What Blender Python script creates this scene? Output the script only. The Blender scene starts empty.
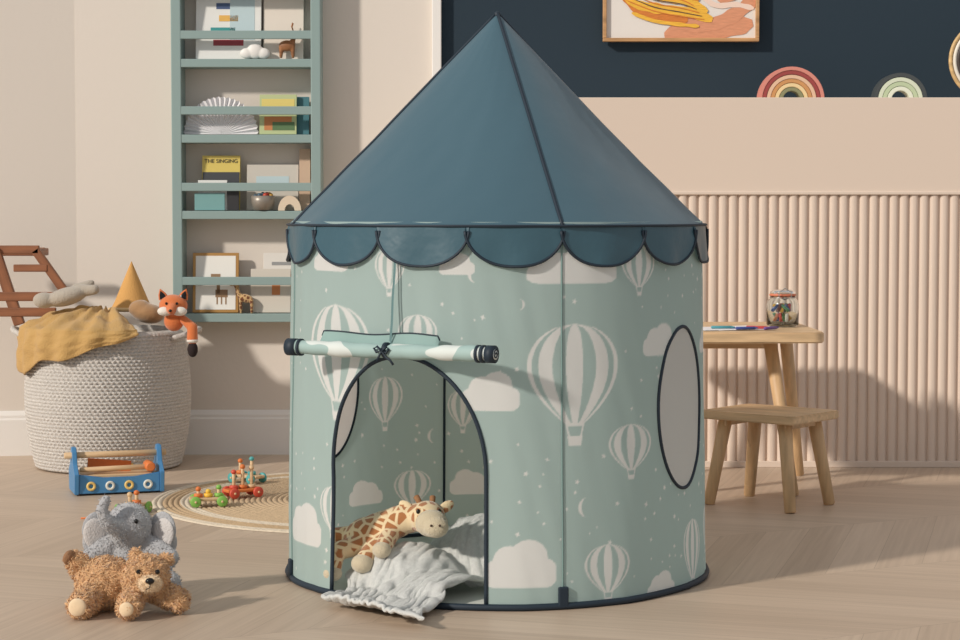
import bpy, bmesh, math, random
import numpy as np
from mathutils import Vector, Matrix, noise, Euler
random.seed(7)
sc=bpy.context.scene
sc.view_settings.view_transform='Standard'
CH=0.905; F=2000.0
def WX(px,d): return (px-480)*d/F
def WZ(py,d): return CH-(py-210)*d/F
def lin(c):
    o=[]
    for v in c:
        v=v/255.0
        o.append(v/12.92 if v<=0.04045 else ((v+0.055)/1.055)**2.4)
    return (o[0],o[1],o[2],1)
# ---------------------------------------------------------------- materials
MC={}
def mat(name,col,rough=.6,metal=0,bump=0,bscale=200,var=0,vscale=8,transl=0,sheen=0,coat=0,stretch=None,alpha=1,trans=0):
    if name in MC: return MC[name]
    m=bpy.data.materials.new(name); m.use_nodes=True
    nt=m.node_tree; N=nt.nodes; L=nt.links
    b=N['Principled BSDF']; c=lin(col)
    b.inputs['Base Color'].default_value=c
    b.inputs['Roughness'].default_value=rough
    b.inputs['Metallic'].default_value=metal
    b.inputs['Coat Weight'].default_value=coat
    b.inputs['Sheen Weight'].default_value=sheen
    b.inputs['Alpha'].default_value=alpha
    b.inputs['Transmission Weight'].default_value=trans
    tc=N.new('ShaderNodeTexCoord'); mp=N.new('ShaderNodeMapping')
    L.new(tc.outputs['Object'],mp.inputs[0])
    if stretch: mp.inputs['Scale'].default_value=stretch
    colsock=None
    if var:
        n=N.new('ShaderNodeTexNoise'); n.inputs['Scale'].default_value=vscale; n.inputs['Detail'].default_value=5
        L.new(mp.outputs[0],n.inputs[0])
        r=N.new('ShaderNodeValToRGB'); L.new(n.outputs[0],r.inputs[0])
        r.color_ramp.elements[0].position=.3; r.color_ramp.elements[1].position=.7
        r.color_ramp.elements[0].color=tuple(v*(1-var) for v in c[:3])+(1,)
        r.color_ramp.elements[1].color=tuple(min(1,v*(1+var)) for v in c[:3])+(1,)
        L.new(r.outputs[0],b.inputs['Base Color']); colsock=r.outputs[0]
    if bump:
        n2=N.new('ShaderNodeTexNoise'); n2.inputs['Scale'].default_value=bscale; n2.inputs['Detail'].default_value=3
        L.new(mp.outputs[0],n2.inputs[0])
        bp=N.new('ShaderNodeBump'); bp.inputs['Strength'].default_value=bump; bp.inputs['Distance'].default_value=.01
        L.new(n2.outputs[0],bp.inputs['Height']); L.new(bp.outputs[0],b.inputs['Normal'])
    if transl:
        t=N.new('ShaderNodeBsdfTranslucent'); t.inputs[0].default_value=c
        if colsock: L.new(colsock,t.inputs[0])
        mx=N.new('ShaderNodeMixShader'); mx.inputs[0].default_value=transl
        L.new(b.outputs[0],mx.inputs[1]); L.new(t.outputs[0],mx.inputs[2])
        L.new(mx.outputs[0],N['Material Output'].inputs[0])
    MC[name]=m; return m
def wood(name,col,axis=(2,18,18),var=.28,rough=.5):
    return mat(name,col,rough=rough,var=var,vscale=3,bump=.08,bscale=12,stretch=axis)

SAGEC=(190,212,209); PRINTC=(252,252,250)
def tentmat():
    m=mat('tent_fabric_printed',SAGEC,rough=.75,bump=.10,bscale=9,transl=.42,sheen=.1)
    nt=m.node_tree;N=nt.nodes;L=nt.links
    at=N.new('ShaderNodeAttribute'); at.attribute_name='print'
    mx=N.new('ShaderNodeMixRGB'); mx.inputs[1].default_value=lin(SAGEC); mx.inputs[2].default_value=lin(PRINTC)
    L.new(at.outputs['Fac'],mx.inputs[0])
    for n in N:
        if n.type=='BSDF_PRINCIPLED': L.new(mx.outputs[0],n.inputs['Base Color'])
        if n.type=='BSDF_TRANSLUCENT': L.new(mx.outputs[0],n.inputs[0])
    return m
SAGEP=tentmat()
TEAL=mat('tent_roof_teal',(62,96,111),rough=.5,bump=.3,bscale=7,transl=.06,sheen=.2)
TEAL2=mat('tent_valance_teal',(60,94,108),rough=.40,bump=.35,bscale=14,transl=.05)
NAVY=mat('navy_binding',(26,42,56),rough=.6)
MESHW=mat('window_mesh',(238,234,232),rough=.9,transl=.55,bump=.1,bscale=900)
PINE=wood('pine',(212,180,140),var=.2)
PINEZ=wood('pine_legs',(206,172,130),axis=(18,18,2),var=.2)
OAKB=wood('brown_wood',(138,88,58))
SHELF=mat('shelf_paint',(142,164,162),rough=.5)
WHITE=mat('white_paint',(236,233,229),rough=.5)
CREAM=mat('wall_cream',(223,214,204),rough=.9,bump=.05,bscale=60)
DARK=mat('wall_navy',(32,50,63),rough=.85,bump=.04,bscale=60)
PINK=mat('panel_blush',(220,203,188),rough=.7)
PINK2=mat('panel_blush_ribs',(219,201,186),rough=.65)

# ---------------------------------------------------------------- helpers
def empty(name,loc=(0,0,0),rz=0):
    e=bpy.data.objects.new(name,None); sc.collection.objects.link(e)
    e.location=loc; e.rotation_euler=(0,0,rz); e.empty_display_size=.1; return e
def mesh(name,V,Fc,m,par=None,smooth=False):
    me=bpy.data.meshes.new(name); me.from_pydata([tuple(v) for v in V],[],Fc); me.update()
    o=bpy.data.objects.new(name,me); sc.collection.objects.link(o)
    if m: me.materials.append(m)
    if par: o.parent=par
    if smooth: me.polygons.foreach_set('use_smooth',[True]*len(me.polygons))
    return o
def frombm(name,bm,m,par,smooth):
    me=bpy.data.meshes.new(name); bm.to_mesh(me); bm.free()
    o=bpy.data.objects.new(name,me); sc.collection.objects.link(o)
    me.materials.append(m)
    if par: o.parent=par
    if smooth:
        for p in me.polygons: p.use_smooth=True
    return o
def box(name,size,loc,m,par=None,rot=(0,0,0),bev=.002,seg=2):
    bm=bmesh.new(); bmesh.ops.create_cube(bm,size=1)
    bmesh.ops.scale(bm,vec=size,verts=bm.verts)
    if bev: bmesh.ops.bevel(bm,geom=bm.edges[:],offset=bev,segments=seg,affect='EDGES',profile=.5)
    o=frombm(name,bm,m,par,False); o.location=loc; o.rotation_euler=rot; return o
def tube(name,pts,r,m,par=None,seg=8,closed=False,caps=True,smooth=True):
    pts=[Vector(p) for p in pts]; n=len(pts)
    rs=r if isinstance(r,(list,tuple)) else [r]*n
    V=[];Fc=[]; up=None
    for i,p in enumerate(pts):
        if closed: t=pts[(i+1)%n]-pts[i-1]
        else: t=pts[min(i+1,n-1)]-pts[max(i-1,0)]
        t.normalize()
        if up is None:
            up=Vector((0,0,1)) if abs(t.z)<.9 else Vector((1,0,0))
        up=(up-t*up.dot(t)).normalized(); s=t.cross(up)
        for k in range(seg):
            a=2*math.pi*k/seg
            V.append(p+(up*math.cos(a)+s*math.sin(a))*rs[i])
    for i in range(n if closed else n-1):
        j=(i+1)%n
        for k in range(seg):
            k2=(k+1)%seg
            Fc.append((i*seg+k,i*seg+k2,j*seg+k2,j*seg+k))
    if caps and not closed:
        Fc.append(tuple(range(seg))[::-1]); Fc.append(tuple((n-1)*seg+k for k in range(seg)))
    o=mesh(name,V,Fc,m,par,smooth)
    return o
def rod(name,p0,p1,r0,r1,m,par=None,seg=20):
    p0=Vector(p0);p1=Vector(p1); d=(p1-p0); l=d.length; u=d/l; b=min(r0,r1)*.25
    return tube(name,[p0,p0+u*b*.01,p0+u*b,p1-u*b,p1-u*b*.01,p1],[r0*.7,r0*.75,r0,r1,r1*.75,r1*.7],m,par,seg)
def lathe(name,prof,m,par=None,seg=48,loc=(0,0,0),fn=None,smooth=True,rot=(0,0,0)):
    V=[];Fc=[];n=len(prof)
    for i,(r,z) in enumerate(prof):
        for k in range(seg):
            a=2*math.pi*k/seg; rr,zz=(r,z)
            if fn: rr,zz=fn(i,r,z,a)
            V.append((rr*math.cos(a),rr*math.sin(a),zz))
    for i in range(n-1):
        for k in range(seg):
            k2=(k+1)%seg
            Fc.append((i*seg+k,i*seg+k2,(i+1)*seg+k2,(i+1)*seg+k))
    o=mesh(name,V,Fc,m,par,smooth); o.location=loc; o.rotation_euler=rot; return o
def ell(name,rad,loc,m,par=None,rot=(0,0,0),seg=24):
    bm=bmesh.new(); bmesh.ops.create_uvsphere(bm,u_segments=seg,v_segments=seg//2+2,radius=1)
    bmesh.ops.scale(bm,vec=rad,verts=bm.verts)
    o=frombm(name,bm,m,par,True); o.location=loc; o.rotation_euler=rot; return o
def extr(name,poly,t,m,par=None,loc=(0,0,0),rot=(0,0,0),bev=0):
    bm=bmesh.new(); vs=[bm.verts.new((x,-t/2,z)) for x,z in poly]; f=bm.faces.new(vs)
    r=bmesh.ops.extrude_face_region(bm,geom=[f]); 
    bmesh.ops.translate(bm,vec=(0,t,0),verts=[g for g in r['geom'] if isinstance(g,bmesh.types.BMVert)])
    bmesh.ops.recalc_face_normals(bm,faces=bm.faces)
    if bev: bmesh.ops.bevel(bm,geom=[e for e in bm.edges if abs(e.calc_face_angle(0))>.5],offset=bev,segments=2,affect='EDGES')
    o=frombm(name,bm,m,par,False); o.location=loc; o.rotation_euler=rot; return o
def bake(o):
    bpy.context.view_layer.update()
    dg=bpy.context.evaluated_depsgraph_get(); me=bpy.data.meshes.new_from_object(o.evaluated_get(dg))
    o.modifiers.clear(); o.data=me
def blob(name,items,m,par=None,vox=.004,smooth_it=6,disp=0,dscale=60):
    bm=bmesh.new()
    for it in items:
        if it[0]=='e':
            M=Matrix.Translation(it[1])@Euler(it[3] if len(it)>3 else (0,0,0)).to_matrix().to_4x4()@Matrix.Diagonal((*it[2],1))
            bmesh.ops.create_uvsphere(bm,u_segments=20,v_segments=14,radius=1,matrix=M)
        else:
            p0=Vector(it[1]);p1=Vector(it[3]);n=max(3,int((p1-p0).length/(min(it[2],it[4])*.4)))
            for i in range(n+1):
                t=i/n; bmesh.ops.create_uvsphere(bm,u_segments=16,v_segments=10,radius=it[2]*(1-t)+it[4]*t,matrix=Matrix.Translation(p0.lerp(p1,t)))
    o=frombm(name,bm,m,par,True)
    r=o.modifiers.new('r','REMESH'); r.mode='VOXEL'; r.voxel_size=vox; r.use_smooth_shade=True
    s=o.modifiers.new('s','SMOOTH'); s.iterations=smooth_it; s.factor=.5
    bake(o)
    if disp:
        me=o.data
        for v in me.vertices:
            v.co+=v.normal*disp*noise.noise(v.co*dscale)
    for p in o.data.polygons: p.use_smooth=True
    return o
def fur(name,src,count,length,width,m,par,curl=.6,lay=0.0):
    me=src.data; ps=me.polygons; areas=[p.area for p in ps]
    V=[];Fc=[]
    for p in random.choices(ps,weights=areas,k=count):
        vs=[me.vertices[i].co for i in p.vertices]; c=Vector((0,0,0)); w=[random.random() for _ in vs]; s=sum(w)
        for a,b in zip(vs,w): c+=a*b/s
        n=p.normal; t=Vector((random.uniform(-1,1),random.uniform(-1,1),random.uniform(-1,1))); t=(t-n*t.dot(n)).normalized(); b=n.cross(t)
        l=length*random.uniform(.6,1.2); i=len(V)
        p1=c+n*l*.5+t*l*curl*.3; p2=c+n*l*.8+t*l*curl; wv=b*width
        V+= [c-wv,c+wv,p1+wv*.8,p1-wv*.8,p2]
        Fc+=[(i,i+1,i+2,i+3),(i+3,i+2,i+4)]
    o=mesh(name,V,Fc,m,par,True); o.location=src.location; o.rotation_euler=src.rotation_euler; return o

# ---------------------------------------------------------------- blanket : simulated first, while the scene is empty
bl=empty('knitted_blanket')
BLK=mat('blanket_knit',(224,226,223),rough=.95,bump=.7,bscale=420,sheen=.3,var=.08,vscale=110)
def sim_blanket(name,P,n,grow,mounds,frames,pins):
    temps=[]
    fp=mesh('tmp_floor',[(-2,-2,.006),(2,-2,.006),(2,2,.006),(-2,2,.006)],[(0,1,2,3)],None); temps.append(fp)
    for c,r in mounds:
        bm=bmesh.new(); bmesh.ops.create_uvsphere(bm,u_segments=32,v_segments=20,radius=1,matrix=Matrix.Translation(c)@Matrix.Diagonal((*r,1)))
        o=frombm('tmp_mound',bm,BLK,None,True); temps.append(o)
    for o in temps:
        o.modifiers.new('c','COLLISION'); o.collision.thickness_outer=.004; o.collision.cloth_friction=40
    V=[];Fc=[]
    for i in range(n+1):
        for j in range(n+1):
            u=i/n;v=j/n
            p=(Vector(P[0])*(1-u)+Vector(P[1])*u)*(1-v)+(Vector(P[2])*(1-u)+Vector(P[3])*u)*v
            z=.014
            for c,r in mounds:
                q=1-((p.x-c[0])/(r[0]+.03))**2-((p.y-c[1])/(r[1]+.03))**2
                if q>0: z=max(z,c[2]+(r[2]+.012)*math.sqrt(q))
            z+=.016+.018*noise.noise(Vector((p.x*8,p.y*8,3)))
            V.append((p.x+.008*noise.noise(Vector((p.x*14,p.y*14,8))),p.y,z))
    for i in range(n):
        for j in range(n):
            q=i*(n+1)+j; Fc.append((q,q+n+1,q+n+2,q+1))
    o=mesh(name,V,Fc,BLK,None,True)
    vg=o.vertex_groups.new(name='pin')
    vg.add([int(u*n)*(n+1)+int(v*n) for u,v in pins],1,'REPLACE')
    cm_=o.modifiers.new('cloth','CLOTH'); s=cm_.settings
    s.quality=6; s.mass=.35; s.tension_stiffness=15; s.compression_stiffness=15; s.shear_stiffness=5; s.bending_stiffness=6.0
    s.air_damping=3; s.shrink_min=-grow; s.vertex_group_mass='pin'
    cm_.collision_settings.distance_min=.004; cm_.collision_settings.use_self_collision=True; cm_.collision_settings.self_distance_min=.006; cm_.collision_settings.collision_quality=2
    cm_.point_cache.frame_start=1; cm_.point_cache.frame_end=frames+2
    for f in range(1,frames+1): sc.frame_set(f)
    dg=bpy.context.evaluated_depsgraph_get(); me=bpy.data.meshes.new_from_object(o.evaluated_get(dg))
    o.modifiers.clear(); o.data=me; sc.frame_set(1)
    for t in temps: bpy.data.objects.remove(t,do_unlink=True)
    o.parent=bl
    for p in me.polygons: p.use_smooth=True
    sm=o.modifiers.new('sm','SMOOTH'); sm.iterations=3
    s2=o.modifiers.new('s','SOLIDIFY'); s2.thickness=.010; s2.offset=0
    sb=o.modifiers.new('sb','SUBSURF'); sb.levels=1; sb.render_levels=1
    return o
sim_blanket('throw',[(-.365,-.50,0),(-.115,-.755,0),(-.29,-.02,0),(.22,.05,0)],66,.17,[((.02,-.13,0),(.15,.15,.135)),((-.17,-.27,0),(.13,.10,.095)),((-.08,-.42,0),(.12,.08,.045))],32,[(0,0),(1,0),(0,1),(1,1),(1,.5),(0,.5)])

# ---------------------------------------------------------------- room
WALLY=2.39; PANY=2.01
def floor_mat():
    m=bpy.data.materials.new('oak_chevron_floor'); m.use_nodes=True; nt=m.node_tree;N=nt.nodes;L=nt.links
    b=N['Principled BSDF']; b.inputs['Roughness'].default_value=.45
    tc=N.new('ShaderNodeTexCoord'); mp=N.new('ShaderNodeMapping'); mp.inputs['Rotation'].default_value=(0,0,math.radians(62))
    L.new(tc.outputs['Object'],mp.inputs[0])
    sx=N.new('ShaderNodeSeparateXYZ'); L.new(mp.outputs[0],sx.inputs[0])
    def M(op,a,bv=None,c=None):
        n=N.new('ShaderNodeMath'); n.operation=op
        for i,v in enumerate((a,bv,c)):
            if v is None: continue
            if isinstance(v,(int,float)): n.inputs[i].default_value=v
            else: L.new(v,n.inputs[i])
        return n.outputs[0]
    w=.60; p=.155
    pp=M('PINGPONG',sx.outputs[0],w)
    yp=M('ADD',sx.outputs[1],M('MULTIPLY',pp,.95))
    pi=M('DIVIDE',yp,p); idx=M('FLOOR',pi); fr=M('FRACT',pi)
    ci=M('FLOOR',M('DIVIDE',sx.outputs[0],w)); cf=M('FRACT',M('DIVIDE',sx.outputs[0],w))
    e1=M('LESS_THAN',fr,.014); e2=M('LESS_THAN',cf,.004); e=M('MAXIMUM',e1,e2)
    cb=N.new('ShaderNodeCombineXYZ'); L.new(idx,cb.inputs[0]); L.new(ci,cb.inputs[1])
    wn=N.new('ShaderNodeTexWhiteNoise'); wn.noise_dimensions='2D'; L.new(cb.outputs[0],wn.inputs['Vector'])
    gc=N.new('ShaderNodeCombineXYZ'); L.new(M('MULTIPLY',pp,1.5),gc.inputs[0]); L.new(M('MULTIPLY',yp,26),gc.inputs[1]); L.new(M('MULTIPLY',wn.outputs[0],37),gc.inputs[2])
    nz=N.new('ShaderNodeTexNoise'); nz.inputs['Scale'].default_value=2.2; nz.inputs['Detail'].default_value=6; L.new(gc.outputs[0],nz.inputs[0])
    f=M('ADD',M('MULTIPLY',wn.outputs[0],.24),M('MULTIPLY',nz.outputs[0],.72))
    r=N.new('ShaderNodeValToRGB'); L.new(f,r.inputs[0])
    r.color_ramp.elements[0].position=.15; r.color_ramp.elements[0].color=lin((176,156,136))
    r.color_ramp.elements[1].position=.9; r.color_ramp.elements[1].color=lin((212,192,171))
    mx=N.new('ShaderNodeMixRGB'); mx.inputs[2].default_value=lin((130,108,88)); L.new(M('MULTIPLY',e,.45),mx.inputs[0]); L.new(r.outputs[0],mx.inputs[1])
    L.new(mx.outputs[0],b.inputs['Base Color'])
    bp=N.new('ShaderNodeBump'); bp.inputs['Strength'].default_value=.12; bp.inputs['Distance'].default_value=.002
    L.new(M('SUBTRACT',nz.outputs[0],e),bp.inputs['Height']); L.new(bp.outputs[0],b.inputs['Normal'])
    return m
box('floor',(9,9.5,.1),(0,-1.2,-.05),floor_mat(),bev=0)
XL=WX(77,7.39)
XR=WX(437,7.39)
H=2.5
box('wall_back',(XR-XL,.15,H),((XR+XL)/2,WALLY+.075,H/2),CREAM,bev=0)
box('wall_alcove',(3.2,.15,H),(XR+1.6,WALLY+.085,H/2),DARK,bev=0)
box('trim_corner',(.034,.03,H),(WX(437,7.38),WALLY-.012,H/2),WHITE,bev=.003)
ang=math.radians(9); LL=1.6
lw=box('wall_left',(LL,.15,H),(XL-LL/2*math.cos(ang)-.012,WALLY-LL/2*math.sin(ang)+.075,H/2),CREAM,rot=(0,0,ang),bev=0)
def base(name,x0,x1,par=None):
    h=.165
    prof=[(0,0),(-.018,0),(-.018,h*.80),(-.014,h*.84),(-.014,h*.9),(-.008,h*.97),(-.005,h),(0,h)]
    V=[];Fc=[]
    for x in (x0,x1):
        for y,z in prof: V.append((x,y,z))
    n=len(prof)
    for i in range(n-1): Fc.append((i,i+1,n+i+1,n+i))
    Fc.append(tuple(range(n))); Fc.append(tuple(range(n,2*n))[::-1])
    return mesh(name,V,Fc,WHITE)
b1=base('baseboard_back',XL,XR); b1.location=(0,WALLY,0)
b2=base('baseboard_left',-LL,0); b2.location=(XL,WALLY,0); b2.rotation_euler=(0,0,ang)
pz=WZ(98,7.0); rz=WZ(192,7.0)
pan=empty('wall_panelling')
x0=-.12; x1=3.0
box('panel_core',(x1-x0,WALLY-PANY-.012,pz-.0),((x0+x1)/2,(WALLY+PANY)/2+.006,pz/2),PINK,pan,bev=.003)
box('ledge_cap',(x1-x0,.012,pz-rz),((x0+x1)/2,PANY+.003,(pz+rz)/2),PINK,pan,bev=.002)
box('rail_bead',(x1-x0,.014,.012),((x0+x1)/2,PANY-.003,rz-.004),PINK,pan,bev=.003)
pitch=.0352; nrib=int((x1-x0)/pitch)
pr=[];V=[];Fc=[]
for i in range(nrib):
    xx=x0+i*pitch
    pr.append((xx,.008)); pr.append((xx+.006,.008))
    for k in range(9):
        a=math.pi*k/8; pr.append((xx+.006+(pitch-.006)/2*(1-math.cos(a)),.008-.0115*math.sin(a)**.8))
for x,y in pr: V.append((x,PANY+y,0.02)); V.append((x,PANY+y,rz-.008))
for i in range(len(pr)-1): Fc.append((2*i,2*i+2,2*i+3,2*i+1))
mesh('reeded_ribs',V,Fc,PINK2,pan,False)
box('kick_strip',(x1-x0,.016,.022),((x0+x1)/2,PANY,.011),PINK,pan,bev=.002)

# ---------------------------------------------------------------- TENT
TX=.043; R=.523; ZE=.868; ZT=1.390; RID=16.0
tent=empty('play_tent',(TX,0,0))
campos=Vector((0,-5,CH)); pit=math.atan(110/F)
def hit(px,py,back=False):
    u=(px-480)/F; v=(320-py)/F
    d=Vector((u,math.cos(pit)+v*math.sin(pit),v*math.cos(pit)-math.sin(pit)))
    ox=campos.x-TX; oy=campos.y
    a=d.x**2+d.y**2; b=2*(ox*d.x+oy*d.y); c=ox*ox+oy*oy-R*R
    D=max(0,b*b-4*a*c); t=(-b+(math.sqrt(D) if back else -math.sqrt(D)))/(2*a)
    x=ox+d.x*t; y=oy+d.y*t; z=CH+d.z*t
    return math.atan2(x,-y),z
def RW(th,z):
    s,c=math.sin(th),math.cos(th)
    n=noise.noise(Vector((s*2.6,c*2.6,z*2.0)))
    n2=noise.noise(Vector((s*5+z,c*5,z*1.5+4.0)))
    n3=noise.noise(Vector((s*12+z*5,c*12-z*3,z*3+9.0)))
    pole=math.cos(4*(th-math.radians(RID)))
    return R-.001-.013*(z/.86)+.004*n+.004*n2+.0020*n3+.002*pole
def WP(th,z,off=0):
    r=RW(th,z)+off; return (r*math.sin(th),-r*math.cos(th),z)
dl=hit(331,585)[0]; dr=hit(486,600)[0]; dc=(dl+dr)/2; dh=(dr-dl)/2
zs=WZ(474,4.52); zt=WZ(357,4.53)
def arch(th):
    u=(th-dc)/dh; u=max(-1,min(1,u)); return zs+(zt-zs)*math.sqrt(1-u*u)
rad=math.radians
WINS=[(rad(59.0),rad(12.8),.437,.192),(rad(-121.0),rad(12.8),.437,.192)]
def indoor(th,z):
    if abs(th-dc)<dh and z<arch(th): return True
    for c,h,zc,zh in WINS:
        if ((th-c)/h)**2+((z-zc)/zh)**2<1: return True
    return False
MT,MZ,ZM=3300,880,.885
mask=np.zeros((MZ,MT),dtype=np.float32)
def pq(pts):
    xs=np.array([(p[0]+math.pi)/(2*math.pi)*MT for p in pts]); ys=np.array([p[1]/ZM*MZ for p in pts])
    x0_,x1_=max(0,int(xs.min())),min(MT-1,int(xs.max())+1); y0_,y1_=max(0,int(ys.min())),min(MZ-1,int(ys.max())+1)
    if x1_<=x0_ or y1_<=y0_: return
    X,Y=np.meshgrid(np.arange(x0_,x1_+1),np.arange(y0_,y1_+1)); pos=np.ones(X.shape,bool); neg=pos.copy(); n=len(xs)
    for i in range(n):
        j=(i+1)%n; cr=(xs[j]-xs[i])*(Y-ys[i])-(ys[j]-ys[i])*(X-xs[i]); pos&=cr>=-.35; neg&=cr<=.35
    sub=mask[y0_:y1_+1,x0_:x1_+1]; sub[pos|neg]=1
def grid(f,n,m):
    P=[[f(i/n,j/m) for j in range(m+1)] for i in range(n+1)]
    for i in range(n):
        for j in range(m): pq([P[i][j],P[i+1][j],P[i+1][j+1],P[i][j+1]])
def balloon(th,z,w,h,bands=9):
    def rr(v):
        if v<.42: return w/2*math.sqrt(max(0,1-((.42-v)/.42)**2))
        return w/2*(.80*max(0,math.cos((v-.42)/.58*math.pi/2))**.9+.20)
    for k in range(bands):
        a0=-math.pi/2+math.pi*k/bands; a1=a0+math.pi/bands
        if k%2==0:
            grid(lambda u,v:(th+rr(v)*math.sin(a0+(a1-a0)*u)/R, z+h/2-v*h),2,26)
    for k in range(bands+1):
        a=-math.pi/2+math.pi*k/bands
        grid(lambda u,v:(th+(rr(v)*math.sin(a)+(u-.5)*w*.018)/R, z+h/2-v*h),1,26)
    zb=z-h/2
    for s in (-1,1):
        grid(lambda u,v:(th+(s*(w*.10-v*w*.035)+(u-.5)*w*.02)/R, zb-v*h*.13),1,3)
    grid(lambda u,v:(th+((u-.5)*w*.2)/R, zb-v*h*.03),2,1)
    grid(lambda u,v:(th+((u-.5)*(w*.17-v*w*.04))/R, zb-h*.13-v*h*.10),2,2)
def cloud(th,z,w,h):
    cs=[(-.34,.0,.17),(-.14,.16,.24),(.12,.22,.27),(.34,.02,.18),(0,-.1,.3)]
    def hi(x):
        b=-.22
        for cx,cz,r in cs:
            if abs(x-cx)<r: b=max(b,cz+math.sqrt(r*r-(x-cx)**2))
        return b
    def lo(x):
        e=min(1,max(0,(abs(x)-.36)/.16)); return -.25+.16*(1-math.sqrt(max(0,1-e*e)))
    k=h/.76
    grid(lambda u,v:(th+((u-.5)*1.02)*w/R, z+(lo((u-.5)*1.02)*(1-v)+max(lo((u-.5)*1.02),hi((u-.5)*1.02))*v)*k),44,2)
def moon(th,z,r,fl=1):
    def f(u,v):
        a=rad(-75+150*u)
        xo,zo=r*math.cos(a),r*math.sin(a)
        xi,zi=r*.62*math.cos(a),r*math.sin(a)
        x=xo*(1-v)+xi*v
        return (th+fl*(x-r*.6)/R, z+zo*(1-v)+zi*v)
    grid(f,14,1)
def star(th,z,r,n=4):
    for k in range(n):
        a=2*math.pi*k/n+.3; b=math.pi/n; q=r*.42
        pq([(th,z),(th+q*math.sin(a-b)/R,z+q*math.cos(a-b)),(th+r*math.sin(a)/R,z+r*math.cos(a)),(th+q*math.sin(a+b)/R,z+q*math.cos(a+b))])
occ=[]
def PB(px,py,wp,hp,back=False):
    th,z=hit(px,py,back); d=4.5 if not back else 5.5
    cs=max(.35,abs(math.cos(th)))
    balloon(th,z,wp*d/F/cs,hp*d/F); occ.append((th,z-.02,wp*d/F/cs*.6,hp*d/F*.7))
def PC(px,py,wp,hp,back=False):
    th,z=hit(px,py,back); d=4.5 if not back else 5.5
    cs=max(.35,abs(math.cos(th)))
    cloud(th,z,wp*d/F/cs,hp*d/F); occ.append((th,z,wp*d/F/cs*.6,hp*d/F*.6))
for a in [(576,374,94,100),(333,352,66,98),(633,447,46,46),(608,568,47,48),(694,548,20,62),(643,266,38,42),(415,335,40,40),(386,268,30,40),(330,508,30,44)]: PB(*a)
for a in [(575,272,92,36),(490,398,58,40),(520,572,72,50),(303,530,34,46),(664,345,38,34),(663,590,32,30),(325,262,40,30),(455,268,36,22)]: PC(*a)
for a in [(384,399,33,44),(412,487,36,34)]: PB(*a,True)
for a in [(470,486,40,26)]: PC(*a,True)
for px,py,r,bk_,fl in [(582,508,.022,0,-1),(470,275,.018,0,-1),(430,436,.02,1,1),(350,455,.02,0,-1),(523,305,.012,0,1)]:
    t,z=hit(px,py,bool(bk_)); moon(t,z,r,fl); occ.append((t,z,.03,.03))
k=0
for row,z in enumerate([.13,.36,.58,.78]):
    for c in range(16):
        th=rad(80+c*13+ (row%2)*6)
        if th>rad(268): continue
        t2=th if th<math.pi else th-2*math.pi
        if any(abs(t2-o[0])*R<o[2]+.05 and abs(z-o[1])<o[3]+.05 for o in occ): continue
        if any(abs(t2-c_)<h_*1.25 and abs(z-zc)<zh*1.2 for c_,h_,zc,zh in WINS): continue
        if abs(abs(t2)-math.pi)<.1: continue
        k+=1
        if k%2: balloon(t2,z,.085,.10); occ.append((t2,z,.05,.07))
        elif k%4==0: cloud(t2,z,.12,.07); occ.append((t2,z,.07,.05))
        else: moon(t2,z,.02); occ.append((t2,z,.03,.03))
cnt=0;tries=0
while cnt<420 and tries<6000:
    tries+=1; th=random.uniform(-math.pi+.02,math.pi-.02); z=random.uniform(.03,ZE-.03)
    if any(abs(th-o[0])*R<o[2] and abs(z-o[1])<o[3] for o in occ): continue
    if indoor(th,z): continue
    star(th,z,random.choice([.0035,.0045,.007,.0055]),random.choice([4,5])); cnt+=1
    occ.append((th,z,.018,.018))
mk=mask.copy()
mk[1:-1,1:-1]=(mask[1:-1,1:-1]*4+2*(mask[:-2,1:-1]+mask[2:,1:-1]+mask[1:-1,:-2]+mask[1:-1,2:])+mask[:-2,:-2]+mask[2:,2:]+mask[:-2,2:]+mask[2:,:-2])/16
V=[];Fc=[];PA=[]
RES=.0027
def patch(t0,t1,n,lo,hi,m,cosine=False,pa=True):
    o=len(V)
    for i in range(n+1):
        s=i/n
        if cosine: s=(1-math.cos(math.pi*s))/2
        th=t0+(t1-t0)*s; a=lo(th);b=hi(th)
        ix=min(MT-1,max(0,int((th+math.pi)/(2*math.pi)*MT)))
        for j in range(m+1):
            z=a+(b-a)*j/m
            V.append(WP(th,z))
            if pa: PA.append(float(mk[min(MZ-1,int(z/ZM*MZ)),ix]))
    for i in range(n):
        for j in range(m):
            q=o+i*(m+1)+j; Fc.append((q,q+m+1,q+m+2,q+1))
Z0=lambda t:.004
Z1=lambda t:ZE+.01
w1,w2=WINS
MM=int(.87/RES)
def seg_(a,b): patch(a,b,int((b-a)*R/RES),Z0,Z1,MM)
seg_(-math.pi,w2[0]-w2[1]); seg_(w2[0]+w2[1],dl); seg_(dr,w1[0]-w1[1]); seg_(w1[0]+w1[1],math.pi)
patch(dl,dr,int((dr-dl)*R/RES*1.5),arch,Z1,int(.45/RES),True)
for c,h,zc,zh in WINS:
    e=lambda t:zh*math.sqrt(max(0,1-((t-c)/h)**2))
    nn_=int(2*h*R/RES*1.5)
    patch(c-h,c+h,nn_,lambda t:zc+e(t),Z1,int(.32/RES),True)
    patch(c-h,c+h,nn_,Z0,lambda t:zc-e(t),int(.32/RES),True)
o=mesh('fabric_wall',V,Fc,SAGEP,tent,True)
at=o.data.attributes.new('print','FLOAT','POINT'); at.data.foreach_set('value',PA)
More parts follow.
